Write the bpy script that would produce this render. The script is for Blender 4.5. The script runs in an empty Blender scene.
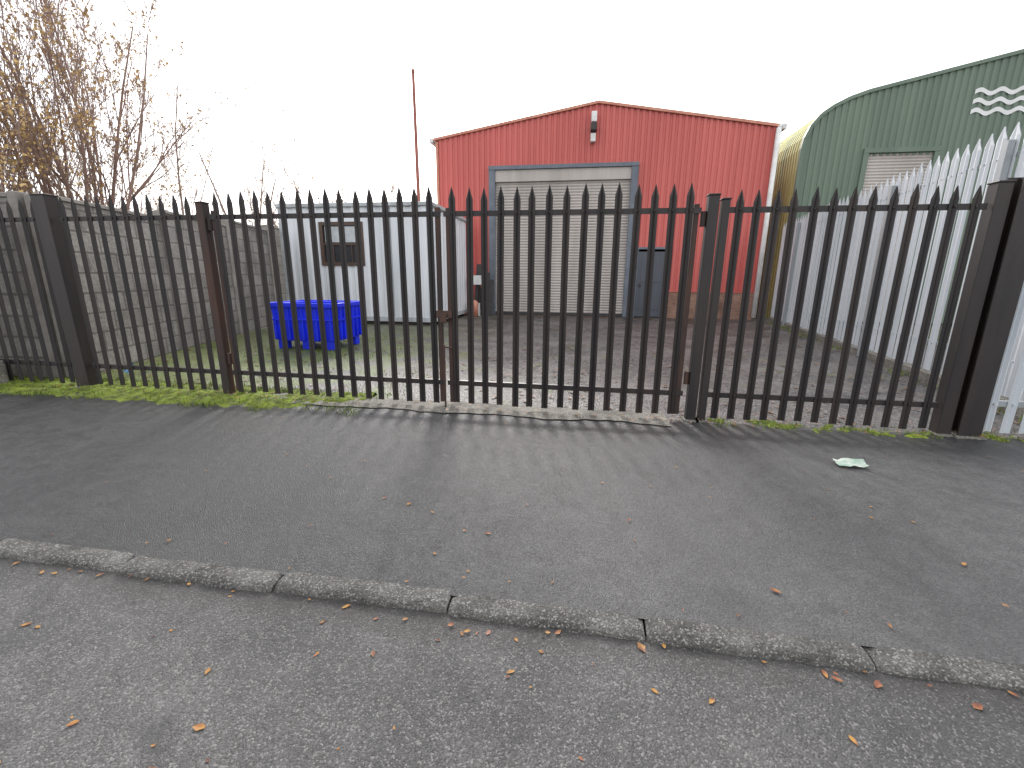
import bpy, math, random
from mathutils import Vector, Matrix, noise
random.seed(7)
R=math.radians
scene=bpy.context.scene

# ------------------------------------------------------------ materials
def nmat(name):
    m=bpy.data.materials.new(name); m.use_nodes=True
    nt=m.node_tree; b=nt.nodes["Principled BSDF"]
    return m,nt,b
def nd(nt,t,**k):
    n=nt.nodes.new(t)
    for a,v in k.items():
        if a in n.inputs: n.inputs[a].default_value=v
        else: setattr(n,a,v)
    return n
def mixc(nt,f,a,b,bt='MIX'):
    n=nt.nodes.new('ShaderNodeMixRGB'); n.blend_type=bt
    for i,x in enumerate((f,a,b)):
        if hasattr(x,'is_linked') or hasattr(x,'links'): nt.links.new(x,n.inputs[i])
        elif isinstance(x,(int,float)): n.inputs[i].default_value=x if i==0 else (x,x,x,1)
        else: n.inputs[i].default_value=(*x,1)
    return n.outputs[0]
def ramp(nt,src,a,b,ca=0.0,cb=1.0):
    n=nt.nodes.new('ShaderNodeMapRange'); n.inputs[1].default_value=a; n.inputs[2].default_value=b
    n.inputs[3].default_value=ca; n.inputs[4].default_value=cb
    nt.links.new(src,n.inputs[0]); return n.outputs[0]
def noi(nt,co,scale,detail=4,rough=.55,dist=0):
    n=nd(nt,'ShaderNodeTexNoise',Scale=scale,Detail=detail,Roughness=rough,Distortion=dist)
    nt.links.new(co,n.inputs['Vector']); return n.outputs['Fac']
def coord(nt,obj=True):
    return nt.nodes.new('ShaderNodeTexCoord').outputs['Object']
def bump(nt,b,h,strength,dist):
    n=nt.nodes.new('ShaderNodeBump'); n.inputs['Strength'].default_value=strength
    n.inputs['Distance'].default_value=dist; nt.links.new(h,n.inputs['Height'])
    nt.links.new(n.outputs[0],b.inputs['Normal'])
def mathn(nt,op,a,b=None):
    n=nt.nodes.new('ShaderNodeMath'); n.operation=op
    for i,x in enumerate((a,b)):
        if x is None: continue
        if isinstance(x,(int,float)): n.inputs[i].default_value=x
        else: nt.links.new(x,n.inputs[i])
    return n.outputs[0]

def mat_simple(name,c,c2=None,scale=3,rough=.6,metal=0,bmp=0.0,bscale=40,streak=False):
    m,nt,b=nmat(name); co=coord(nt)
    if c2 is None: c2=tuple(x*.7 for x in c)
    v=co
    if streak:
        mp=nt.nodes.new('ShaderNodeMapping'); mp.inputs['Scale'].default_value=(1,1,.12)
        nt.links.new(co,mp.inputs[0]); v=mp.outputs[0]
    f=ramp(nt,noi(nt,v,scale,4,.65),.38,.66)
    nt.links.new(mixc(nt,f,c,c2),b.inputs['Base Color'])
    b.inputs['Roughness'].default_value=rough; b.inputs['Metallic'].default_value=metal
    if bmp: bump(nt,b,noi(nt,co,bscale,3),bmp,.01)
    return m

def mat_asphalt(name,dark,mid,light,cell=95,patch=.5,rough=.72,stonefrac=.82,stain=.55,lightfac=1.0,bstr=.75,toneshade=False,gutter=False):
    m,nt,b=nmat(name); co=coord(nt)
    vo=nd(nt,'ShaderNodeTexVoronoi',Scale=cell); nt.links.new(co,vo.inputs['Vector'])
    sep=nt.nodes.new('ShaderNodeSeparateColor'); nt.links.new(vo.outputs['Color'],sep.inputs[0])
    r1=sep.outputs[0]
    grain=ramp(nt,r1,0,1,.58,1.40)
    big=ramp(nt,noi(nt,co,patch,5,.6,.3),.38,.62)
    tonef=None
    if toneshade:   # darker tone to the west; fence's soft shadow band painted into the colour
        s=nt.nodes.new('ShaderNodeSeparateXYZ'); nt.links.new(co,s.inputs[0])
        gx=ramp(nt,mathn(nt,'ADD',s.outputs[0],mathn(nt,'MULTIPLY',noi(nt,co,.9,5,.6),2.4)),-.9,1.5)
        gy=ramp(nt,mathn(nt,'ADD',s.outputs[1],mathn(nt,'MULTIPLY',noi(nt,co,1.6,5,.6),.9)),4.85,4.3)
        tone=mathn(nt,'MULTIPLY',mathn(nt,'ADD',mathn(nt,'MULTIPLY',gx,.75),.25),mathn(nt,'ADD',mathn(nt,'MULTIPLY',gy,.9),.1))
        big=mathn(nt,'MULTIPLY',tone,mathn(nt,'ADD',mathn(nt,'MULTIPLY',big,.35),.72)); tonef=tone
    col=mixc(nt,big,dark,mid)
    mednoise=noi(nt,co,6,6,.75)
    med=ramp(nt,mednoise,.3,.7,.72,1.25)
    col=mixc(nt,1.0,col,med,'MULTIPLY')
    col=mixc(nt,1.0,col,grain,'MULTIPLY')
    stones=ramp(nt,r1,stonefrac,stonefrac+.14,0,lightfac)
    col=mixc(nt,stones,col,light)
    st=ramp(nt,noi(nt,co,1.7,4,.6,.6),.57,.72,0,stain)
    col=mixc(nt,st,col,tuple(x*.55 for x in dark))
    if gutter:  # silt and leaf mould collecting against the kerb
        s=nt.nodes.new('ShaderNodeSeparateXYZ'); nt.links.new(co,s.inputs[0])
        g=ramp(nt,mathn(nt,'ADD',s.outputs[1],mathn(nt,'MULTIPLY',noi(nt,co,4,5,.7),.35)),1.66,1.90,0,.75)
        col=mixc(nt,g,col,(.030,.026,.023))
    nt.links.new(col,b.inputs['Base Color'])
    rg=ramp(nt,mednoise,.3,.7,rough-.12,rough+.10)
    if tonef is not None: rg=mathn(nt,'ADD',rg,ramp(nt,tonef,0,1,-.07,.05))
    nt.links.new(rg,b.inputs['Roughness'])
    h=mathn(nt,'MULTIPLY',vo.outputs['Distance'],-1.0)
    h=mathn(nt,'ADD',h,mathn(nt,'MULTIPLY',mednoise,2.0))
    bump(nt,b,h,bstr,.005)
    return m

M={}
M['road']=mat_asphalt('road_asphalt',(.060,.059,.059),(.104,.101,.100),(.27,.26,.25),cell=165,patch=.8,stonefrac=.84,lightfac=.6,stain=.75,rough=.60,gutter=True)
M['pave']=mat_asphalt('pavement_asphalt',(.025,.026,.028),(.092,.091,.091),(.17,.17,.165),cell=180,patch=.6,rough=.44,stonefrac=.88,stain=.3,lightfac=.6,toneshade=True)
M['conc']=mat_asphalt('concrete_edge',(.12,.11,.095),(.21,.20,.175),(.36,.34,.3),cell=110,patch=2.5,rough=.85)
M['kerb']=mat_asphalt('kerb_concrete',(.075,.072,.067),(.150,.146,.136),(.34,.33,.31),cell=150,patch=3.5,rough=.85,lightfac=.7,bstr=1.0,stain=.8)
def yard_mat():
    m,nt,b=nmat('yard_surface'); co=coord(nt)
    vo=nd(nt,'ShaderNodeTexVoronoi',Scale=36.0); nt.links.new(co,vo.inputs['Vector'])
    sep=nt.nodes.new('ShaderNodeSeparateColor'); nt.links.new(vo.outputs['Color'],sep.inputs[0])
    col=mixc(nt,ramp(nt,noi(nt,co,.9,6,.75),.40,.60),(.034,.033,.035),(.135,.125,.12))
    col=mixc(nt,ramp(nt,noi(nt,co,6,5,.85),.5,.62,0,.85),col,(.036,.027,.023))
    col=mixc(nt,ramp(nt,sep.outputs[0],.75,.95,0,.45),col,(.32,.29,.27))
    xyz=nt.nodes.new('ShaderNodeSeparateXYZ'); nt.links.new(co,xyz.inputs[0])
    g=ramp(nt,xyz.outputs[0],-1.6,-5.0,0,.8)
    n=noi(nt,co,1.6,7,.75)
    mask=ramp(nt,mathn(nt,'ADD',n,mathn(nt,'MULTIPLY',g,.26)),.57,.67)
    gy=ramp(nt,xyz.outputs[1],14,8,.2,1)
    mask=mathn(nt,'MULTIPLY',mask,gy)
    green=mixc(nt,noi(nt,co,14,3),(.045,.065,.015),(.15,.19,.035))
    col=mixc(nt,mask,col,green)
    nt.links.new(col,b.inputs['Base Color']); b.inputs['Roughness'].default_value=.5
    bump(nt,b,mathn(nt,'ADD',noi(nt,co,18,5),vo.outputs['Distance']),.6,.02)
    return m
M['yard']=yard_mat()
M['terrain']=mat_simple('rough_ground',(.06,.075,.03),(.09,.075,.045),1.5,.95,bmp=.5,bscale=8)
M['moss']=mat_simple('moss',(.19,.25,.025),(.060,.075,.018),7,.95,bmp=.9,bscale=45)
M['blade']=mat_simple('grass_blade',(.19,.26,.03),(.08,.12,.02),5,.8)
M['black']=mat_simple('black_fence_paint',(.013,.011,.012),(.032,.022,.020),4,.5,bmp=.15,bscale=90,streak=True)
M['rust']=mat_simple('rusty_black_steel',(.024,.018,.017),(.085,.038,.025),5,.7,bmp=.3,bscale=60,streak=True)
M['galv']=mat_simple('galvanised_steel',(.60,.63,.66),(.46,.50,.54),2.5,.5,metal=.05,streak=True)
M['galvd']=mat_simple('galvanised_post',(.33,.36,.38),(.25,.27,.28),2.5,.5,metal=.1,streak=True)
M['red']=mat_simple('red_cladding',(.60,.135,.115),(.50,.105,.09),.6,.45,streak=True)
M['redtrim']=mat_simple('red_trim',(.62,.28,.19),(.50,.19,.13),2,.5)
M['whitetrim']=mat_simple('white_upvc',(.78,.78,.76),(.62,.62,.6),4,.4)
M['frame']=mat_simple('grey_blue_steel_frame',(.16,.18,.215),(.11,.13,.16),3,.5)
M['doorgrey']=mat_simple('grey_door_paint',(.085,.092,.11),(.06,.068,.085),2,.5,streak=True)
M['shutter']=mat_simple('shutter_slats',(.50,.455,.42),(.37,.335,.305),1.2,.45,streak=True)
M['green']=mat_simple('green_cladding',(.155,.21,.155),(.11,.158,.12),.7,.45,streak=True)
M['lichen']=mat_simple('lichen_cladding',(.50,.47,.18),(.30,.33,.16),1.2,.7,streak=True)
M['roof']=mat_simple('roof_sheet',(.16,.17,.15),(.24,.24,.20),1,.6)
M['cabin']=mat_simple('cabin_white_paint',(.75,.77,.80),(.58,.61,.63),1.4,.5,streak=True)
M['cabintrim']=mat_simple('cabin_trim',(.50,.53,.55),(.36,.38,.39),3,.5)
M['skid']=mat_simple('cabin_skid',(.08,.08,.08),(.14,.12,.1),3,.8)
M['glass']=mat_simple('dark_glass',(.03,.035,.04),(.05,.05,.055),2,.12)
M['brown']=mat_simple('brown_window_bars',(.10,.06,.045),(.06,.04,.03),6,.6)
M['blue']=mat_simple('blue_plastic',(.016,.04,.90),(.014,.03,.70),4,.35)
M['dark']=mat_simple('dark_steel',(.03,.03,.032),(.06,.05,.045),4,.6)
M['pole']=mat_simple('red_oxide_pole',(.36,.12,.09),(.26,.09,.07),3,.6)
M['bark']=mat_simple('pale_bark',(.32,.22,.185),(.22,.155,.13),3,.9)
M['barkf']=mat_simple('distant_bark',(.36,.28,.24),(.28,.22,.19),3,.9)
M['leafy']=mat_simple('tan_leaf',(.64,.45,.19),(.52,.33,.14),6,.7)
M['litter']=mat_simple('litter_paper',(.58,.62,.56),(.28,.42,.33),14,.6)
M['litterb']=mat_simple('litter_blue',(.08,.3,.55),(.4,.5,.6),14,.5)
M['twhite']=mat_simple('white_paint',(.8,.8,.8),(.72,.72,.72),3,.5)
def leaf_mat(nm,cs):
    m,nt,b=nmat(nm); co=coord(nt)
    n=noi(nt,co,11,2,.4)
    cr=nt.nodes.new('ShaderNodeValToRGB'); nt.links.new(n,cr.inputs[0])
    e=cr.color_ramp.elements
    e[0].position=.3; e[0].color=(*cs[0],1); e[1].position=.7; e[1].color=(*cs[-1],1)
    for i,c in enumerate(cs[1:-1]):
        x=e.new(.3+.4*(i+1)/(len(cs)-1)); x.color=(*c,1)
    nt.links.new(cr.outputs[0],b.inputs['Base Color']); b.inputs['Roughness'].default_value=.55
    return m
M['leaves']=leaf_mat('fallen_leaf',[(.09,.03,.02),(.24,.08,.035),(.42,.22,.05),(.16,.06,.03),(.32,.14,.09)])
M['leaves2']=leaf_mat('old_leaf_litter',[(.05,.025,.015),(.13,.06,.03),(.24,.15,.09),(.08,.04,.025)])
def brickm(name,c1,c2,mort,bw,bh,ms,bs=.8):
    m,nt,b=nmat(name); co=coord(nt)
    s=nt.nodes.new('ShaderNodeSeparateXYZ'); nt.links.new(co,s.inputs[0])
    c=nt.nodes.new('ShaderNodeCombineXYZ'); nt.links.new(s.outputs[0],c.inputs[0]); nt.links.new(s.outputs[2],c.inputs[1])
    br=nt.nodes.new('ShaderNodeTexBrick'); nt.links.new(c.outputs[0],br.inputs['Vector'])
    br.inputs['Scale'].default_value=1; br.inputs['Brick Width'].default_value=bw; br.inputs['Row Height'].default_value=bh
    br.inputs['Mortar Size'].default_value=ms; br.inputs['Mortar Smooth'].default_value=.3
    br.inputs['Color1'].default_value=(*c1,1); br.inputs['Color2'].default_value=(*c2,1); br.inputs['Mortar'].default_value=(*mort,1)
    grime=ramp(nt,noi(nt,co,1.3,6,.7),.3,.7,.55,1.25)
    col=mixc(nt,1.0,br.outputs['Color'],grime,'MULTIPLY')
    fine=ramp(nt,noi(nt,co,30,4),.3,.7,.75,1.2)
    col=mixc(nt,1.0,col,fine,'MULTIPLY')
    nt.links.new(col,b.inputs['Base Color']); b.inputs['Roughness'].default_value=.9
    h=mathn(nt,'SUBTRACT',mathn(nt,'MULTIPLY',noi(nt,co,14,5),1.0),br.outputs['Fac'])
    bump(nt,b,h,bs,.02)
    return m
M['block']=brickm('precast_block_panels',(.27,.255,.235),(.22,.205,.19),(.15,.14,.13),.60,.30,.018,.6)
M['brick']=brickm('orange_brick',(.40,.21,.14),(.31,.16,.11),(.27,.23,.2),.225,.075,.01)
M['concpost']=mat_simple('precast_post',(.27,.25,.23),(.18,.165,.15),3,.9,bmp=.4)

# ------------------------------------------------------------ mesh builder
class MB:
    def __init__(s): s.v=[]; s.f=[]
    def add(s,vs,fs):
        o=len(s.v); s.v.extend([tuple(p) for p in vs]); s.f.extend([tuple(i+o for i in f) for f in fs])
    def quad(s,a,b,c,d): s.add([a,b,c,d],[(0,1,2,3)])
    def box(s,x0,x1,y0,y1,z0,z1,T=None):
        vs=[(x,y,z) for z in (z0,z1) for y in (y0,y1) for x in (x0,x1)]
        if T: vs=[T(*p) for p in vs]
        s.add(vs,[(0,2,3,1),(4,5,7,6),(0,1,5,4),(2,6,7,3),(0,4,6,2),(1,3,7,5)])
    def tube(s,pts,rad,n=6,cap=True):
        o=len(s.v)
        for i,p in enumerate(pts):
            p=Vector(p)
            d=(Vector(pts[min(i+1,len(pts)-1)])-Vector(pts[max(i-1,0)])).normalized()
            a=d.cross(Vector((1,0,0))).normalized() if abs(d.z)>=.9 else d.cross(Vector((0,0,1))).normalized()
            b=d.cross(a)
            r=rad[i] if isinstance(rad,(list,tuple)) else rad
            for k in range(n):
                t=2*math.pi*k/n
                s.v.append(tuple(p+a*math.cos(t)*r+b*math.sin(t)*r))
        for i in range(len(pts)-1):
            for k in range(n):
                s.f.append((o+i*n+k,o+i*n+(k+1)%n,o+(i+1)*n+(k+1)%n,o+(i+1)*n+k))
        if cap:
            s.f.append(tuple(o+k for k in range(n))[::-1]); q=o+(len(pts)-1)*n
            s.f.append(tuple(q+k for k in range(n)))
    def obj(s,name,mat,parent=None,bevel=0,smooth=False,matrix=None):
        me=bpy.data.meshes.new(name); me.from_pydata(s.v,[],s.f); me.update()
        ob=bpy.data.objects.new(name,me); scene.collection.objects.link(ob)
        me.materials.append(M[mat] if isinstance(mat,str) else mat)
        if smooth:
            for p in me.polygons: p.use_smooth=True
        if parent: ob.parent=parent
        if matrix is not None: ob.matrix_world=matrix
        if bevel:
            md=ob.modifiers.new('bevel','BEVEL'); md.width=bevel; md.segments=2; md.limit_method='ANGLE'
        return ob
def empty(name,loc=(0,0,0)):
    e=bpy.data.objects.new(name,None); scene.collection.objects.link(e); e.empty_display_size=.3
    return e

# ------------------------------------------------------------ ground
mb=MB(); mb.quad((-400,-300,-.08),(400,-300,-.08),(400,500,-.08),(-400,500,-.08)); mb.obj('ground','terrain')
mb=MB(); mb.quad((-80,-9,-.036),(80,-9,-.036),(80,1.70,-.036),(-80,1.70,-.036)); mb.obj('road','road')
def grid(name,mat,x0,x1,y0,y1,nx,ny,zf):
    mb=MB()
    vs=[];fs=[]
    for j in range(ny+1):
        for i in range(nx+1):
            x=x0+(x1-x0)*i/nx;y=y0+(y1-y0)*j/ny; vs.append((x,y,zf(x,y)))
    for j in range(ny):
        for i in range(nx):
            a=j*(nx+1)+i; fs.append((a,a+1,a+nx+2,a+nx+1))
    mb.add(vs,fs); return mb.obj(name,mat,smooth=True)
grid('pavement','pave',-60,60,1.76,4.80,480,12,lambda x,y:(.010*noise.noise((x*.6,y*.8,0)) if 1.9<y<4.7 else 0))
grid('yard','yard',-14,8.2,4.805,40,110,160,lambda x,y:-.004+(.014*noise.noise((x*.5,y*.5,3)) if y>5 else 0))
# kerb stones
kb=MB(); prof=[(1.668,-.04),(1.670,-.026),(1.674,-.012),(1.688,.000),(1.705,.005),(1.74,.007),(1.775,.007),(1.79,-.01)]
x=-.565-.9*40
k=0
while x<40:
    L=.9; n=60 if abs(x)<5 else 3
    dz=random.uniform(-.009,.007); dy=random.uniform(-.010,.010); tl=random.uniform(-.008,.008)
    vs=[];fs=[]
    for i in range(n+1):
        xx=x+.005+(L-.010)*i/n
        ee=min(i,n-i)/n*L
        e=.014*max(0,1-ee/.035) if n>3 else (.006 if i in (0,n) else 0)
        for j,(yy,zz) in enumerate(prof):
            w=noise.noise((xx*9,yy*30,k))*.007+noise.noise((xx*34,yy*60,k))*.006
            chip=max(0,noise.noise((xx*6,2,k*3.1))-.2)*.07 if j<5 else 0
            w2=noise.noise((xx*5,7,k))*.010 if j<5 else 0
            vs.append((xx,yy+dy+w+w2+chip*.6+tl*(i/n-.5),zz+dz-e-(abs(w)*1.2+chip*.35 if 0<j<5 else abs(w)*.5)))
    P=len(prof)
    for i in range(n):
        for j in range(P-1):
            a=i*P+j; fs.append((a,a+P,a+P+1,a+1))
    fs.append(tuple(range(P))); fs.append(tuple(n*P+j for j in range(P))[::-1])
    kb.add(vs,fs); x+=L; k+=1
kb.obj('kerb','kerb',smooth=False)
def rough_sheet(name,mat,x0,x1,yf0,yf1,z,n,zj=0,zfun=None,rows=8):
    mb=MB()
    vs=[];fs=[]
    for i in range(n+1):
        x=x0+(x1-x0)*i/n
        a=yf0(x);b=yf1(x)
        for j in range(rows+1):
            t=j/rows; y=a+(b-a)*t
            edge=min(t,1-t)*2
            vs.append((x,y,zfun(x,y,edge) if zfun else z+zj*edge**.5*(0.5+.9*abs(noise.noise((x*4,y*6,1))))))
    for i in range(n):
        for j in range(rows):
            a=i*(rows+1)+j
            fs.append((a,a+rows+1,a+rows+2,a+1))
    mb.add(vs,fs); return mb.obj(name,mat,smooth=True)
fn=noise.noise
rough_sheet('concrete_threshold','conc',-4.0,.95,lambda x:4.58+.08*fn((x*1.6,0,0))+.03*fn((x*7,0,0)),lambda x:5.0+.05*fn((x*3,4,0)),.012,160,.008)
def tap(x,a,b): return max(0,min(1,(x-a)/.9,(b-x)/.9))
# moss: a lumpy mound sheet that dives below the paving where the moss is bare
def mossz(thr,hh):
    def f(x,y,edge):
        n=fn((x*2.6,y*4,4))*.6+fn((x*9,y*9,2))*.45+fn((x*24,y*24,6))*.3
        return -.02+min(1,edge*2.2)*hh*max(0,(n+thr))**.6
    return f
rough_sheet('moss_verge','moss',-10,-2.6,lambda x:4.78-tap(x,-11,-2.6)*(.52+.18*fn((x*1.7,3,0))+.10*fn((x*6,0,0))),lambda x:5.25+.3*fn((x*2,9,0)),0,760,zfun=mossz(.42,.075),rows=44)
rough_sheet('moss_verge','moss',1.4,6,lambda x:4.79-tap(x,1.4,7)*(.20+.10*fn((x*3,3,0))),lambda x:4.97+.1*fn((x*3,9,0)),0,460,zfun=mossz(.06,.07),rows=22)
gb=MB()
def blade(x,y,h,z=0):
    a=random.uniform(0,6.28); w=random.uniform(.002,.005); l=h*random.uniform(.2,.9)
    dx,dy=math.cos(a),math.sin(a)
    gb.add([(x-dy*w,y+dx*w,z),(x+dy*w,y-dx*w,z),(x+dx*l*.4+dy*w*.7,y+dy*l*.4-dx*w*.7,z+h*.6),(x+dx*l*.4-dy*w*.7,y+dy*l*.4+dx*w*.7,z+h*.6),(x+dx*l,y+dy*l,z+h)],[(0,1,2,3),(3,2,4)])
cnt=0
while cnt<22000:
    x=random.uniform(-10,-2.4); y=random.uniform(4.22,5.25)
    n=fn((x*2.6,y*4,4))*.6+fn((x*9,y*9,2))*.45
    edge=(y-4.22-.15*fn((x*1.7,3,0)))/.3
    cnt+=1
    if n+.30+min(0,edge-1)*.6<random.uniform(-.05,.25): continue
    if x>-3.4 and random.random()<.6: continue
    blade(x,y,random.uniform(.015,.045) if random.random()<.93 else random.uniform(.05,.10))
for i in range(3500):
    x=random.uniform(1.4,6); y=random.gauss(4.80,.08)
    if fn((x*2.6,y*4,4))*.6+fn((x*9,y*9,2))*.45<0: continue
    blade(x,y,random.uniform(.012,.045))
for i in range(260):
    cx=random.uniform(-8.5,-2.2); cy=random.uniform(5.0,11.5)
    if fn((cx*.7,cy*.7,8))<.05: continue
    for k in range(random.randint(15,40)):
        blade(cx+random.gauss(0,.15),cy+random.gauss(0,.15),random.uniform(.015,.05))
for i in range(40):
    cy=random.uniform(5,17); cx=4.1+.15*cy+random.uniform(-.2,0)
    for k in range(22): blade(cx+random.gauss(0,.07),cy+random.gauss(0,.1),random.uniform(.03,.10))
gb.obj('grass','blade')

def leaf(mb,x,y,z,s,a=None):
    a=random.uniform(0,6.28) if a is None else a
    ca,sa=math.cos(a),math.sin(a); tl=random.uniform(-.3,.3)
    out=[(-1.0,0),(-.45,.36),(.1,.5),(.6,.3),(1.05,0),(.6,-.3),(.1,-.5),(-.45,-.36)]
    vs=[(x,y,z+s*.05)]
    for i,(u,v) in enumerate(out):
        u*=random.uniform(.8,1.15)*s; v*=random.uniform(.75,1.25)*s
        h=s*(.12+.45*abs(v/s)*random.uniform(.3,1)+.12*u/s*tl+ .1*(u/s)**2)
        vs.append((x+u*ca-v*sa,y+u*sa+v*ca,z+h*.7))
    mb.add(vs,[(0,i+1,(i+1)%8+1) for i in range(8)])
lm=MB()
for (x,y,s) in [(.54,1.42,.019),(-.22,1.42,.018),(-.8,1.41,.018),(-1.25,1.02,.024),(-1.7,.96,.02),(1.51,1.56,.024),(-1.05,1.64,.022),(.31,1.63,.03),(1.2,1.60,.026),(.98,1.35,.018),(-.35,1.6,.017),(1.02,1.62,.022),(1.3,1.2,.02),(-2.4,1.3,.02)]:
    leaf(lm,x,y,-.034,s)
for (x,y,s) in [(1.0,2.05,.026),(2.1,2.45,.022),(-.5,2.3,.022),(.35,2.6,.018),(-1.1,2.55,.02),(-1.3,2.6,.016),(1.9,2.9,.016),(.2,3.1,.016),(-1.6,2.2,.014)]:
    leaf(lm,x,y,.006,s)
for i in range(60): leaf(lm,random.uniform(-3,3),random.uniform(.6,1.64),-.034,random.uniform(.006,.017))
for i in range(30): leaf(lm,random.uniform(-3,3),1.655-abs(random.gauss(0,.03)),-.030,random.uniform(.010,.020))
for i in range(80): leaf(lm,random.uniform(-4,4),random.uniform(1.80,1.95) if i%4==0 else random.uniform(2,4.6),.008,random.uniform(.007,.017))
for i in range(300): leaf(lm,random.uniform(-7,5),4.6+abs(random.gauss(0,.2)),.035,random.uniform(.012,.025))
lm.obj('fallen_leaves','leaves')
lm=MB()
for i in range(6500):
    x=random.uniform(-9,6.3); y=random.uniform(4.9,17.8)
    if x>4.0+.15*y: continue
    if fn((x*.5,y*.5,2))+random.uniform(-.3,.5)<0: continue
    leaf(lm,x,y,.010,random.uniform(.02,.05))
for i in range(700):
    x=random.uniform(-3,5); y=17.7-abs(random.gauss(0,.6)); leaf(lm,x,y,.01,random.uniform(.03,.06))
lm.obj('fallen_leaves','leaves2')
gm=MB()
for i in range(1100):
    x=random.uniform(-3,3); y=1.66-abs(random.gauss(0,.12)) if i%2 else random.uniform(.7,1.65); s=random.uniform(.0015,.005)
    vs=[(x+random.uniform(-s,s),y+random.uniform(-s,s),-.036+random.uniform(0,s*1.4)) for _ in range(4)]
    gm.add(vs,[(0,1,2),(0,2,3),(0,1,3),(1,2,3)])
gm.obj('grit','kerb')

# litter
mb=MB(); n=6
vs=[];fs=[]
for j in range(n+1):
    for i in range(n+1):
        u=(i/n-.5)*.24*(1-.25*abs(j/n-.5)); v=(j/n-.5)*.13*(1+.3*fn((i*.7,0,4)))
        a=R(-4); vs.append((2.25+u*math.cos(a)-v*math.sin(a)+.02*fn((i,j,2)),3.80+u*math.sin(a)+v*math.cos(a)+.02*fn((i,j,7)),.016+.045*abs(fn((i*.9,j*.9,1)))))
for j in range(n):
    for i in range(n):
        a=j*(n+1)+i; fs.append((a,a+1,a+n+2,a+n+1))
mb.add(vs,fs); mb.obj('crumpled_paper_litter','litter')
mb=MB()
mb.add([(-6.9,5.55,.05),(-6.72,5.5,.03),(-6.68,5.6,.12),(-6.85,5.66,.16),(-6.78,5.6,.2)],[(0,1,2,3),(3,2,4),(0,3,4)]); mb.obj('blue_bag_litter','litterb')

# ------------------------------------------------------------ palisade fences
def pale(mb,T,u,w,z0,z1,tip=.11,d=.014,lean=0):
    prof=[(-.5,0),(-.26,-d),(0,.1*d),(.26,-d),(.5,0)]
    vs=[]
    for (p,o) in prof:
        vs.append(T(u+p*w,o,z0)); 
        vs.append(T(u+p*w+lean,o,z1-tip)); 
    fs=[(2*i,2*i+2,2*i+3,2*i+1) for i in range(4)]
    vs.append(T(u+lean,-d*.3,z1)); k=len(vs)-1
    fs+= [(2*i+1,2*i+3,k) for i in range(4)]
    b=len(vs)
    vs+= [T(u-.5*w,.006,z0),T(u+.5*w,.006,z0),T(u+.5*w+lean,.006,z1-tip),T(u-.5*w+lean,.006,z1-tip),T(u+lean,.006,z1)]
    fs+= [(b,b+3,b+2,b+1),(b+3,b+4,b+2),(0,1,b+3,b),(8,b+1,b+2,9)]
    mb.add(vs,fs)
FY=4.80
def Tf(u,o,z): return (u,FY+o,z)
def panel(name,x0,x1,T,H=2.40,pitch=.168,w=.072,z0=.05,mat='black',rails=(.27,2.12),frame=False,parent=None,rail_m=None,tip=.12):
    root=parent or empty(name)
    mb=MB(); n=max(1,round((x1-x0)/pitch)); p=(x1-x0)/n
    for i in range(n):
        u=x0+p*(i+.5)
        pale(mb,T,u+random.uniform(-.007,.007),w,z0+random.uniform(-.01,.012),H+random.uniform(-.014,.014),tip=tip,lean=random.uniform(-.011,.011))
    mb.obj('pales',mat,root)
    mb=MB()
    for r in rails: 
        mb.box(x0-.02,x1+.02,.010,.016,r,r+.055,T); mb.box(x0-.02,x1+.02,.0165,.055,r+.048,r+.055,T)
    mb.obj('rails',rail_m or mat,root)
    mb=MB()
    for i in range(n):
        u=x0+p*(i+.5)
        for r in rails: mb.box(u-.009,u+.009,-.020,-.004,r+.02,r+.036,T)
    mb.obj('bolts',mat,root)
    if frame:
        mb=MB()
        for u in (x0,x1-.05): mb.box(u,u+.05,.02,.07,z0,H-.2,T)
        mb.obj('frame_stiles','rust',root,bevel=.004)
    return root
panel('palisade_fence',-11.5,-6.72,Tf,H=2.38)
f1=panel('palisade_fence',-6.45,-4.52,Tf)
g1=panel('palisade_gate',-4.33,-1.57,Tf,frame=True,z0=.06,H=2.42)
g2=panel('palisade_gate',-1.50,1.08,Tf,frame=True,z0=.06,H=2.41)
f2=panel('palisade_fence',1.36,3.50,Tf,H=2.34)
mb=MB(); mb.box(-1.62,-1.44,-.035,-.022,1.05,1.13,Tf); mb.box(-1.575,-1.495,-.06,-.036,1.0,1.10,Tf)
mb.tube([Tf(-1.535,-.045,.0),Tf(-1.535,-.045,.75)],.012,8); mb.tube([Tf(-1.535,-.045,.72),Tf(-1.44,-.045,.72)],.01,8)
mb.obj('latch_and_drop_bolt','rust',g2,bevel=.003)
mb=MB()
for z in (.4,2.0): mb.tube([Tf(-4.37,.03,z),Tf(-4.37,.03,z+.14)],.028,10)
mb.obj('hinges','rust',g1)
mb=MB()
for z in (.4,2.0): mb.tube([Tf(1.125,.03,z),Tf(1.125,.03,z+.14)],.028,10)
mb.obj('hinges','rust',g2)
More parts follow.
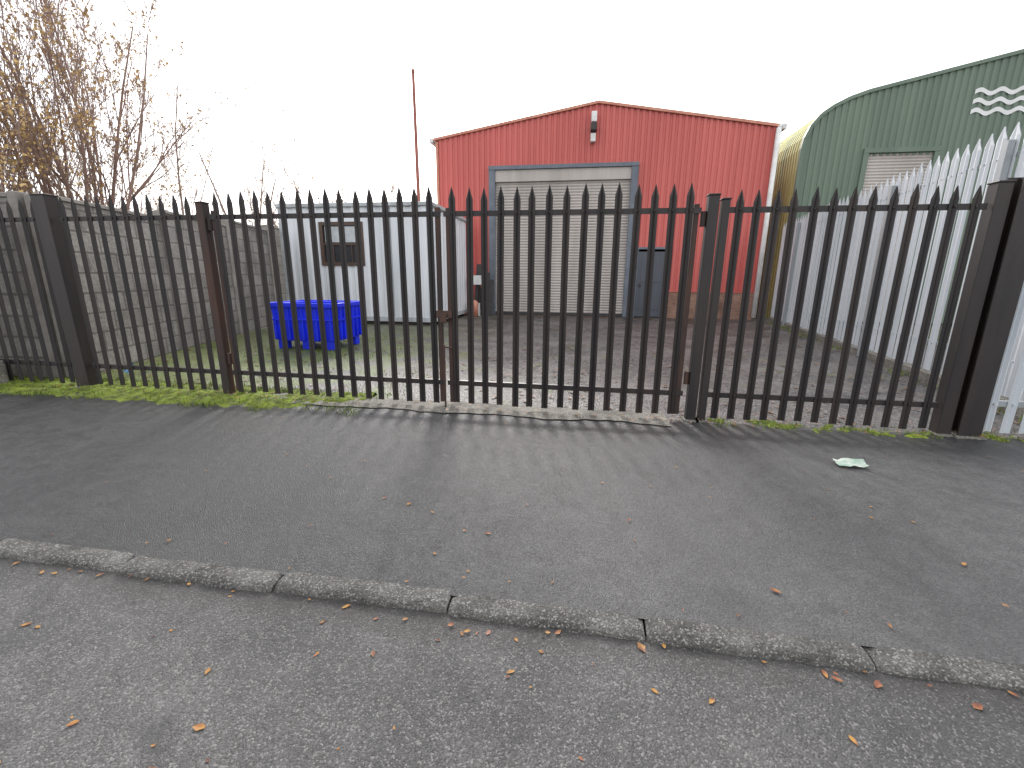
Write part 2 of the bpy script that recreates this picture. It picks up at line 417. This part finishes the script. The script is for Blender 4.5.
def post(name,x,w,d,H,mat='black',ibeam=False,y=FY+.03,lean=0):
    r=empty(name); mb=MB()
    T=lambda a,b,c:(x+a+lean*c/H,y+b,c)
    if ibeam:
        mb.box(-w/2,w/2,-d/2,-d/2+.014,0,H,T); mb.box(-w/2,w/2,d/2-.014,d/2,0,H,T); mb.box(-.008,.008,-d/2+.0145,d/2-.0145,0,H-.002,T)
        mb.obj('i_section',mat,r)
    else:
        mb.box(-w/2,w/2,-d/2,d/2,0,H,T); mb.obj('shaft',mat,r,bevel=.006)
        mb=MB(); mb.box(-w/2-.006,w/2+.006,-d/2-.006,d/2+.006,H+.001,H+.016,T); mb.obj('cap',mat,r,bevel=.004)
    mb=MB(); mb.box(-w/2-.03,w/2+.03,-d/2-.03,d/2+.03,-.02,.018,T); mb.obj('footing','conc',r)
    return r
post('fence_post',-6.58,.20,.16,2.42,lean=-.05)
post('gate_post',-4.44,.10,.10,2.30,'rust')
post('gate_post',1.20,.10,.10,2.28)
post('fence_post',1.315,.07,.10,2.24,'black')
post('gate_post',3.60,.12,.12,2.34)
post('fence_post',3.80,.20,.18,2.40,ibeam=True)
ax,ay,bx,by=4.90,4.95,6.80,17.6
L=math.hypot(bx-ax,by-ay); ux,uy=(bx-ax)/L,(by-ay)/L
def Tg(u,o,z): return (ax+ux*u+uy*o, ay+uy*u-ux*o, z)
gf=panel('galvanised_palisade_fence',0,L,Tg,H=3.42,pitch=.235,w=.185,z0=.16,mat='galv',rails=(.55,3.0),rail_m='galvd',tip=.16)
mb=MB(); u=2.0
while u<L:
    mb.box(u-.05,u+.05,-.09,-.022,0,3.2,Tg); u+=2.9
mb.obj('posts','galvd',gf)
mb=MB(); mb.box(-.002,L,-.05,.18,-.03,.13,Tg); mb.obj('concrete_plinth','conc',gf,bevel=.01)
panel('galvanised_palisade_fence',3.95,7.5,lambda u,o,z:(u,4.86+o,z),H=2.05,pitch=.165,w=.085,z0=.04,mat='galv',rails=(.3,1.7),rail_m='galvd')
mb=MB(); mb.tube([(5.35,5.9,0),(5.35,5.9,2.95)],[.06,.055],10); mb.obj('timber_pole','bark')

# ------------------------------------------------------------ block wall (left)
def wall(name,p0,p1,h0,h1,bay=2.45):
    r=empty(name)
    d=Vector((p1[0]-p0[0],p1[1]-p0[1],0)); L=d.length; ang=math.atan2(d.y,d.x)
    mw=Matrix.Translation((p0[0],p0[1],0))@Matrix.Rotation(ang,4,'Z')
    n=max(1,round(L/bay)); b=L/n
    mb=MB(); pb=MB(); cp=MB()
    for i in range(n):
        h=h0+(h1-h0)*(i+.5)/n
        mb.box(i*b+.07,(i+1)*b-.07,-.06,.06,-.1,h)
        cp.box(i*b+.07,(i+1)*b-.07,-.085,.085,h+.002,h+.06)
    for i in range(n+1):
        h=h0+(h1-h0)*i/n+.1
        pb.box(i*b-.068,i*b+.068,-.09,.09,-.1,h)
    mb.obj('panels','block',r,matrix=mw); cp.obj('coping','concpost',r,matrix=mw,bevel=.01); pb.obj('posts','concpost',r,matrix=mw,bevel=.012)
    return r
wall('concrete_block_wall',(-7.35,5.25),(-10.4,15.2),2.42,3.0)
wall('concrete_block_wall',(-7.55,5.2),(-16,4.6),2.45,2.6)
mb=MB(); mb.box(-8.6,-7.75,4.55,4.73,-.02,.34); mb.obj('concrete_block','conc',bevel=.02)

# ------------------------------------------------------------ corrugated helpers
def corr(mb,u0,u1,z0,top,T,pitch=.2,d=.03,holes=()):
    us=[];u=u0
    seq=[(.0,0),(.30,0),(.42,1),(.88,1)]
    while u<u1:
        for a,o in seq:
            if u+a*pitch<u1: us.append((u+a*pitch,o*d))
        u+=pitch
    us.append((u1,0))
    for (a,oa),(b,ob) in zip(us,us[1:]):
        m=(a+b)/2; segs=[(z0,None)]
        for (ha,hb,za,zb) in holes:
            if ha<=m<=hb:
                segs=[]
                if za>z0+.01: segs.append((z0,za))
                segs.append((zb,None))
        for s,e in segs:
            ta=top(a) if e is None else e; tb=top(b) if e is None else e
            mb.quad(T(a,-oa,s),T(b,-ob,s),T(b,-ob,tb),T(a,-oa,ta))
# ------------------------------------------------------------ red warehouse
W0,W1,WY,EZ,AZ=-5.87,6.30,18.0,6.62,7.62
mid=(W0+W1)/2
rw=empty('red_warehouse')
top=lambda x: AZ-(AZ-EZ)*abs(x-mid)/((W1-W0)/2)
Tr=lambda u,o,z:(u,WY+o,z)
DX0,DX1,DZ=-3.80,1.76,5.45
mb=MB(); corr(mb,W0,W1,.0,top,Tr,pitch=.21,d=.035,holes=[(DX0+.05,DX1,0,DZ),(DX1,3.2,0,2.62),(3.2,W1,0,1.0)])
mb.obj('front_cladding','red',rw)
mb=MB(); Dp=26
mb.quad((W0,WY,0),(W0,WY+Dp,0),(W0,WY+Dp,EZ),(W0,WY,EZ)); mb.quad((W1,WY,0),(W1,WY+Dp,0),(W1,WY+Dp,EZ),(W1,WY,EZ))
mb.add([(W0,WY+Dp,0),(W1,WY+Dp,0),(W1,WY+Dp,EZ),(mid,WY+Dp,AZ),(W0,WY+Dp,EZ)],[(0,1,2,3,4)])
mb.obj('side_walls','red',rw)
mb=MB()
for s in (W0-.12,W1+.12):
    zz=EZ-.02
    mb.quad((s,WY-.05,zz),(mid,WY-.05,AZ+.02),(mid,WY+Dp,AZ+.02),(s,WY+Dp,zz))
mb.obj('roof','roof',rw)
mb=MB()
def slopebar(mb,xa,za,xb,zb,y0,y1,h):
    vs=[(xa,y0,za),(xb,y0,zb),(xb,y1,zb),(xa,y1,za),(xa,y0,za+h),(xb,y0,zb+h),(xb,y1,zb+h),(xa,y1,za+h)]
    mb.add(vs,[(0,1,2,3),(4,5,6,7),(0,1,5,4),(1,2,6,5),(2,3,7,6),(3,0,4,7)])
slopebar(mb,W0-.1,EZ-.06,mid,AZ-.05,WY-.10,WY-.045,.09); slopebar(mb,mid,AZ-.05,W1+.1,EZ-.06,WY-.10,WY-.045,.09)
mb.obj('barge_boards','redtrim',rw)
mb=MB(); mb.box(3.08,W1-.02,WY-.05,WY+.1,0,1.0); mb.box(DX1+.02,1.88,WY-.03,WY+.1,0,1.0); mb.obj('brick_plinth','brick',rw)
mb=MB(); mb.box(3.08,W1,WY-.075,WY-.0505,.99,1.05); mb.obj('cladding_flashing','red',rw)
mb=MB(); fw=.24
mb.box(DX0,DX0+fw,WY-.16,WY+.05,0,DZ); mb.box(DX1-fw,DX1,WY-.16,WY+.05,0,DZ)
mb.box(DX0-.004,DX1+.004,WY-.18,WY+.05,DZ+.001,DZ+.14); mb.obj('door_frame','frame',rw,bevel=.01)
mb=MB(); z=0.0; p=.105; a,b=DX0+fw,DX1-fw; y=WY+.02
while z<DZ-.01:
    zs=[z,z+.02,z+.05,z+.08,min(z+p,DZ)]; os=[0,-.022,-.03,-.022,0]
    for i in range(4): mb.quad((a,y+os[i],zs[i]),(b,y+os[i],zs[i]),(b,y+os[i+1],zs[i+1]),(a,y+os[i+1],zs[i+1]))
    z+=p
mb.obj('roller_shutter','shutter',rw)
mb=MB(); mb.box(a,b,WY-.1,WY-.02,DZ-.42,DZ-.002); mb.obj('shutter_hood','shutter',rw,bevel=.01)
mb=MB(); mb.box(a,b,WY-.03,WY-.012,0.005,.12); mb.obj('shutter_bottom_bar','dark',rw)
mb=MB(); mb.box(1.98,3.02,WY-.02,WY+.03,.03,2.48); mb.obj('personnel_door','doorgrey',rw,bevel=.006)
mb=MB(); mb.box(1.89,1.975,WY-.06,WY+.05,0,2.56); mb.box(3.025,3.075,WY-.06,WY+.05,0,2.56); mb.box(1.89,3.075,WY-.065,WY+.05,2.562,2.64); mb.obj('personnel_door_frame','frame',rw)
mb=MB(); mb.box(2.12,2.88,WY-.035,WY-.021,1.35,2.25); mb.box(2.12,2.88,WY-.035,WY-.021,.3,1.15); mb.obj('door_panels','doorgrey',rw,bevel=.006)
mb=MB(); mb.box(2.08,2.14,WY-.08,WY-.036,1.18,1.3); mb.obj('door_handle','dark',rw)
mb=MB(); mb.box(-.02,.18,WY-.30,WY-.04,6.92,7.26); mb.obj('alarm_box','whitetrim',rw,bevel=.02)
mb=MB(); mb.box(-.03,.19,WY-.42,WY-.06,6.62,6.85); mb.obj('floodlight','dark',rw,bevel=.02)
mb=MB(); mb.box(-.02,.16,WY-.28,WY-.05,6.28,6.56); mb.obj('floodlight_lens','whitetrim',rw,bevel=.02)
mb=MB(); mb.tube([(W1+.02,WY-.12,.1),(W1+.02,WY-.12,EZ-.1)],.085,10); mb.tube([(W1+.02,WY-.12,EZ-.1),(W1+.12,WY-.05,EZ+.02)],.07,10); mb.obj('downpipe','whitetrim',rw,smooth=True)
mb=MB(); mb.box(W1+.13,W1+.27,WY-.1,WY+Dp,EZ-.12,EZ+.03); mb.box(W0-.27,W0-.13,WY-.1,WY+Dp,EZ-.12,EZ+.03); mb.obj('gutters','whitetrim',rw)
mb=MB(); mb.box(W0-.04,W0+.06,WY-.06,WY+.05,0,EZ-.1); mb.obj('corner_flashing','redtrim',rw)
# ------------------------------------------------------------ green building
GX,GY=7.25,18.2
gp=[(0,0),(0,5.9),(.05,6.25),(.2,6.62),(.45,6.95),(.8,7.2),(1.25,7.42),(1.8,7.6),(5.95,8.5),(8.2,8.99)]
gp=[(GX+a,b) for a,b in gp]
mx=GX+8.2
gfull=gp+[(2*mx-a,b) for a,b in gp[-2::-1]]
def gtop(x):
    xx=x if x<=mx else 2*mx-x
    for (a,za),(b,zb) in zip(gp[1:],gp[2:]):
        if a<=xx<=b: return za+(zb-za)*(xx-a)/(b-a)
    return 5.9
gr=empty('green_warehouse')
mb=MB(); corr(mb,GX,2*mx-GX,0,gtop,lambda u,o,z:(u,GY+o,z),pitch=.2,d=.03,holes=[(9.3,11.4,0,5.62)])
mb.obj('front_cladding','green',gr)
mb=MB(); ys=[];y=GY
while y<GY+30:
    for a,o in ((0,0),(.06,0),(.09,1),(.18,1)): ys.append((y+a,o*.035))
    y+=.21
def shell(pts,ys,mb):
    n=len(pts)
    nrm=[]
    for i in range(n):
        a=pts[max(0,i-1)];b=pts[min(n-1,i+1)]; d=Vector((b[0]-a[0],b[1]-a[1])).normalized(); nrm.append((-d.y,d.x))
    vs=[];fs=[]
    for (y,o) in ys:
        for p,nn in zip(pts,nrm): vs.append((p[0]+nn[0]*o,y,p[1]+nn[1]*o))
    for j in range(len(ys)-1):
        for i in range(n-1): fs.append((j*n+i,j*n+i+1,(j+1)*n+i+1,(j+1)*n+i))
    mb.add(vs,fs)
shell(gfull[:3],ys,mb); mb.obj('side_cladding','lichen',gr)
mb=MB(); shell(gfull[2:],ys,mb); mb.obj('curved_roof','lichen',gr)
mb=MB()
for (a,b),(c,d) in zip(gfull,gfull[1:]):
    dv=Vector((c-a,d-b)).normalized(); n=Vector((-dv.y,dv.x))*.05
    mb.add([(a+n.x,GY-.09,b+n.y),(c+n.x,GY-.09,d+n.y),(c-n.x*1.2,GY-.09,d-n.y*1.2),(a-n.x*1.2,GY-.09,b-n.y*1.2),(a+n.x,GY+.02,b+n.y),(c+n.x,GY+.02,d+n.y)],[(0,1,2,3),(0,1,5,4)])
mb.obj('verge_trim','green',gr)
mb=MB(); z=0
while z<5.6:
    mb.quad((9.35,GY-.0,z),(11.35,GY-.0,z),(11.35,GY-.02,z+.05),(9.35,GY-.02,z+.05)); mb.quad((9.35,GY-.02,z+.05),(11.35,GY-.02,z+.05),(11.35,GY,z+.1),(9.35,GY,z+.1)); z+=.1
mb.obj('roller_shutter','shutter',gr)
mb=MB(); mb.box(9.2,9.36,GY-.1,GY+.05,0,5.7); mb.box(11.34,11.5,GY-.1,GY+.05,0,5.7); mb.box(9.2,11.5,GY-.11,GY+.05,5.702,5.85); mb.obj('door_frame','green',gr)
mb=MB()
for r in range(3):
    zc=7.42-r*.29; n=48
    for i in range(n):
        def P(t,s):
            x=12.15+t*2.1; return (x,GY-.045,zc+.06*math.sin(t*2*math.pi*3.5)+s)
        mb.quad(P(i/n,-.065),P((i+1)/n,-.065),P((i+1)/n,.065),P(i/n,.065))
mb.obj('wave_emblem','twhite',gr)

# ------------------------------------------------------------ portable cabin
cb=empty('portable_cabin')
CX0,CX1,CY0,CY1,CZ0,CZ1=-9.5,-4.62,13.3,17.4,.16,3.52
mb=MB(); corr(mb,CX0,CX1,CZ0,lambda x:CZ1,lambda u,o,z:(u,CY0+o,z),pitch=.32,d=.03,holes=[(-8.15,-6.8,1.85,3.05)])
corr(mb,CY0,CY1,CZ0,lambda x:CZ1,lambda u,o,z:(CX1-o,u,z),pitch=.32,d=.03)
mb.quad((CX0,CY0,CZ0),(CX0,CY1,CZ0),(CX0,CY1,CZ1),(CX0,CY0,CZ1)); mb.quad((CX0,CY1,CZ0),(CX1,CY1,CZ0),(CX1,CY1,CZ1),(CX0,CY1,CZ1))
mb.obj('walls','cabin',cb)
mb=MB(); mb.box(CX0-.1,CX1+.1,CY0-.1,CY1+.1,CZ1+.002,CZ1+.12); mb.obj('roof','cabintrim',cb,bevel=.02)
mb=MB()
for xx in (CX0-.05,-6.0,CX1-.06): mb.box(xx,xx+.11,CY0-.055,CY0-.032,CZ0-.03,CZ1)
mb.box(CX1+.032,CX1+.055,CY0-.05,CY0+.06,CZ0-.03,CZ1); mb.box(CX0-.05,CX1+.06,CY0-.058,CY0-.02,CZ0-.06,CZ0+.08); mb.box(CX1+.031,CX1+.058,CY0+.07,CY1,CZ0-.06,CZ0+.08)
mb.obj('corner_trims','cabintrim',cb)
mb=MB(); mb.box(CX0+.1,CX1-.1,CY0+.1,CY0+.3,0,CZ0-.001); mb.box(CX0+.1,CX1-.1,CY1-.3,CY1-.1,0,CZ0-.001); mb.obj('skids','skid',cb)
mb=MB(); mb.box(-8.1,-6.85,CY0+.01,CY0+.03,1.9,3.0); mb.obj('window_glass','glass',cb)
mb=MB()
for a,b,c,d in ((-8.2,-8.09,1.8,3.1),(-6.86,-6.75,1.8,3.1)): mb.box(a,b,CY0-.06,CY0+.04,c,d)
mb.box(-8.085,-6.865,CY0-.058,CY0+.04,3.0,3.1); mb.box(-8.085,-6.865,CY0-.07,CY0+.04,1.8,1.9)
mb.box(-8.085,-6.865,CY0-.03,CY0+.0,2.42,2.48)
for i in range(1,4): mb.box(-8.1+i*.31-.015,-8.1+i*.31+.015,CY0-.028,CY0+.0,1.901,2.419)
mb.obj('window_frame','brown',cb)
mb=MB(); mb.box(-8.02,-6.93,CY0-.035,CY0-.004,2.5,2.96); mb.obj('window_shutter','cabintrim',cb)

sc=empty('scrap_metal_stack')
mb=MB()
for i in range(6):
    x=-4.3+i*.11; h=random.uniform(1.0,2.1)
    T=lambda a,b,c,x=x,h=h:(x+a+c*.05,17.2+b+c*.12,c)
    mb.box(0,random.uniform(.05,.22),0,.04,0,h,T)
mb.obj('leaning_sections','dark',sc)
mb=MB(); mb.tube([(-4.15,16.8,0),(-4.15,16.8,.55),(-4.15,16.8,.62)],[.13,.13,.05],12); mb.obj('gas_bottle','redtrim',sc,smooth=True)
mb=MB(); mb.box(-4.45,-4.0,16.95,17.1,.0,.5); mb.box(-4.4,-3.8,17.0,17.15,1.2,1.55); mb.obj('boards','whitetrim',sc)
mb=MB(); mb.tube([(-6.35,17.2,0),(-6.4,17.2,5),(-6.42,17.2,8.62)],[.07,.065,.055],10); mb.tube([(-6.42,17.2,8.6),(-6.42,17.2,8.7)],.07,10); mb.obj('tall_metal_pole','pole')

# ------------------------------------------------------------ blue plastic bin
bb=empty('blue_pallet_bin')
X0,X1,Y0,Y1=-6.32,-4.93,8.2,9.36
mb=MB()
def ring(o,z,i=0): return [(X0-o+i,Y0-o+i,z),(X1+o-i,Y0-o+i,z),(X1+o-i,Y1+o-i,z),(X0-o+i,Y1+o-i,z)]
vs=ring(-.06,.17)+ring(0,.93)+ring(0,.93,.05)+ring(-.06,.22,.05)
fs=[]
for k in range(3):
    for i in range(4): fs.append((k*4+i,k*4+(i+1)%4,(k+1)*4+(i+1)%4,(k+1)*4+i))
fs+=[(3,2,1,0),(12,13,14,15)]
mb.add(vs,fs); mb.obj('tub','blue',bb,bevel=.015)
mb=MB()
def rimbox(o,z0,z1,th):
    mb.box(X0-o,X1+o,Y0-o,Y0-o+th,z0,z1); mb.box(X0-o,X1+o,Y1+o-th,Y1+o,z0,z1)
    mb.box(X0-o,X0-o+th,Y0-o+th,Y1+o-th,z0,z1); mb.box(X1+o-th,X1+o,Y0-o+th,Y1+o-th,z0,z1)
rimbox(.045,.87,.955,.044); rimbox(.012,.60,.63,.05)
mb.obj('rim','blue',bb,bevel=.008)
mb=MB()
for i in range(9):
    x=X0+.08+(X1-X0-.16)*i/8; mb.box(x-.018,x+.018,Y0-.012,Y0+.07,.2,.87); 
for i in range(7):
    y=Y0+.08+(Y1-Y0-.16)*i/6; mb.box(X1-.07,X1+.012,y-.018,y+.018,.2,.87); mb.box(X0-.012,X0+.07,y-.018,y+.018,.2,.87)
mb.obj('ribs','blue',bb,bevel=.005)
mb=MB()
for a in (X0+.06,(X0+X1)/2-.09,X1-.24):
    for b in (Y0+.06,Y1-.24): mb.box(a,a+.18,b,b+.18,.0,.17)
mb.obj('feet','blue',bb,bevel=.01)
mb=MB(); mb.box(X0+.1,X1-.1,Y0+.1,Y1-.1,.6,.68); mb.obj('contents','skid',bb,bevel=.03)

# ------------------------------------------------------------ trees
def make_tree(name,base,H,stems,spread,mat,leafmat,seed,depth=4,rad=.09,leafn=.25,lsize=.07,dens=1.0):
    rnd=random.Random(seed); root=empty(name); mb=MB(); lf=MB()
    def br(p,d,L,r,lev):
        n=5 if lev<2 else 3
        pts=[p.copy()]; rs=[r]; q=p.copy(); dd=d.copy()
        for i in range(n):
            dd=(dd+Vector((rnd.gauss(0,.07),rnd.gauss(0,.07),rnd.gauss(.05,.05)))).normalized()
            q=q+dd*L/n; pts.append(q.copy()); rs.append(max(r*(1-.75*(i+1)/n),.0065))
        mb.tube(pts,rs,6 if lev==0 else (4 if lev<2 else 3),cap=False)
        if lev>=depth or lev>=3:
            for pp in pts[1:]:
                if rnd.random()<leafn:
                    s=lsize*rnd.uniform(.6,1.2); o=Vector((rnd.gauss(0,.04),rnd.gauss(0,.04),rnd.gauss(-.03,.04)))
                    a=Vector((rnd.gauss(0,1),rnd.gauss(0,1),rnd.gauss(0,1))).normalized(); b=a.orthogonal().normalized()
                    c=pp+o; lf.add([c-a*s*.6,c+b*s*.35,c+a*s*.6,c-b*s*.35],[(0,1,2,3)])
            if lev>=depth: return
        nc=int(rnd.choice((5,6,7))*dens) if lev<2 else int(rnd.choice((3,4,5))*dens)
        if lev==3: nc=rnd.choice((1,2,3))
        for k in range(nc):
            t=rnd.uniform(.15 if lev else .12,1.0); idx=min(int(t*n),n-1); f=t*n-idx
            pp=pts[idx].lerp(pts[idx+1],f); rr=rs[idx]*(1-f)+rs[idx+1]*f
            a=dd.orthogonal().normalized(); a.rotate(Matrix.Rotation(rnd.uniform(0,6.28),3,dd))
            ang=rnd.uniform(.3,.65); nd_=(dd*math.cos(ang)+a*math.sin(ang)+Vector((0,0,.22))).normalized()
            br(pp,nd_,L*rnd.uniform(.36,.56)*(1.1-.35*t),max(rr*.62,.0065),lev+1)
    for s in range(stems):
        a=2*math.pi*s/stems+rnd.uniform(-.4,.4); t=rnd.uniform(.3,1)*spread
        d=Vector((math.cos(a)*t,math.sin(a)*t,1)).normalized()
        br(Vector(base)+Vector((math.cos(a)*.15,math.sin(a)*.15,-.1)),d,H*rnd.uniform(.72,.95),rad*rnd.uniform(.7,1.1),0)
    mb.obj('branches',mat,root)
    if lf.v: lf.obj('leaves',leafmat,root)
    return root
make_tree('bare_tree',(-16.7,13.0,0),11.0,12,.33,'bark','leafy',3,depth=4,rad=.075,leafn=.24,lsize=.10,dens=1.15)
make_tree('bare_tree',(-18.3,11.6,0),9.0,7,.4,'bark','leafy',5,depth=4,rad=.06,leafn=.45,lsize=.12)
make_tree('bare_tree',(-17.6,22,0),8.8,3,.3,'barkf','leafy',8,depth=3,rad=.09,leafn=.1,lsize=.1)
make_tree('bare_tree',(-20.5,21,0),11.0,1,.1,'barkf','leafy',11,depth=2,rad=.09,leafn=.05,lsize=.1)
make_tree('bare_tree',(-15.0,23,0),7.6,4,.5,'barkf','leafy',9,depth=3,rad=.07,leafn=.15,lsize=.1)
make_tree('bare_tree',(-23,20,0),7.6,5,.5,'barkf','leafy',12,depth=3,rad=.07,leafn=.3,lsize=.12)
make_tree('bare_tree',(-12.5,25,0),6.6,5,.6,'barkf','leafy',14,depth=3,rad=.06,leafn=.2,lsize=.1)

# ------------------------------------------------------------ light
AZM,EL=-12,30
S=Vector((math.sin(R(AZM))*math.cos(R(EL)),math.cos(R(AZM))*math.cos(R(EL)),math.sin(R(EL))))
sl=bpy.data.lights.new('sun','SUN'); sl.energy=2.8; sl.angle=R(10.0); sl.color=(1,.965,.92)
so=bpy.data.objects.new('sun',sl); scene.collection.objects.link(so); so.rotation_euler=S.to_track_quat('Z','Y').to_euler()
w=bpy.data.worlds.new('World'); scene.world=w; w.use_nodes=True; nt=w.node_tree
bg=nt.nodes['Background']; sky=nt.nodes.new('ShaderNodeTexSky'); sky.sky_type='NISHITA'; sky.sun_disc=False
sky.sun_elevation=R(EL); sky.sun_rotation=R(AZM); sky.dust_density=4; sky.air_density=1
hs=nt.nodes.new('ShaderNodeHueSaturation'); hs.inputs['Saturation'].default_value=.35
nt.links.new(sky.outputs[0],hs.inputs['Color']); nt.links.new(hs.outputs[0],bg.inputs[0]); bg.inputs[1].default_value=.13
b2=nt.nodes.new('ShaderNodeBackground'); b2.inputs[0].default_value=(.99,.985,1,1); b2.inputs[1].default_value=1.2
ad=nt.nodes.new('ShaderNodeAddShader'); nt.links.new(bg.outputs[0],ad.inputs[0]); nt.links.new(b2.outputs[0],ad.inputs[1])
nt.links.new(ad.outputs[0],nt.nodes['World Output'].inputs[0])

# ------------------------------------------------------------ camera
cd=bpy.data.cameras.new('camera'); co=bpy.data.objects.new('camera',cd); scene.collection.objects.link(co)
cd.sensor_width=36; cd.lens=440/1024*36; cd.clip_end=2000; cd.clip_start=.05
co.matrix_world=Matrix.Translation((0,0,1.5))@Matrix.Rotation(R(9),4,'Z')@Matrix.Rotation(R(90-13.67),4,'X')@Matrix.Rotation(R(.5),4,'Z')
scene.camera=co
scene.view_settings.view_transform='Standard'; scene.view_settings.look='None'; scene.view_settings.exposure=0
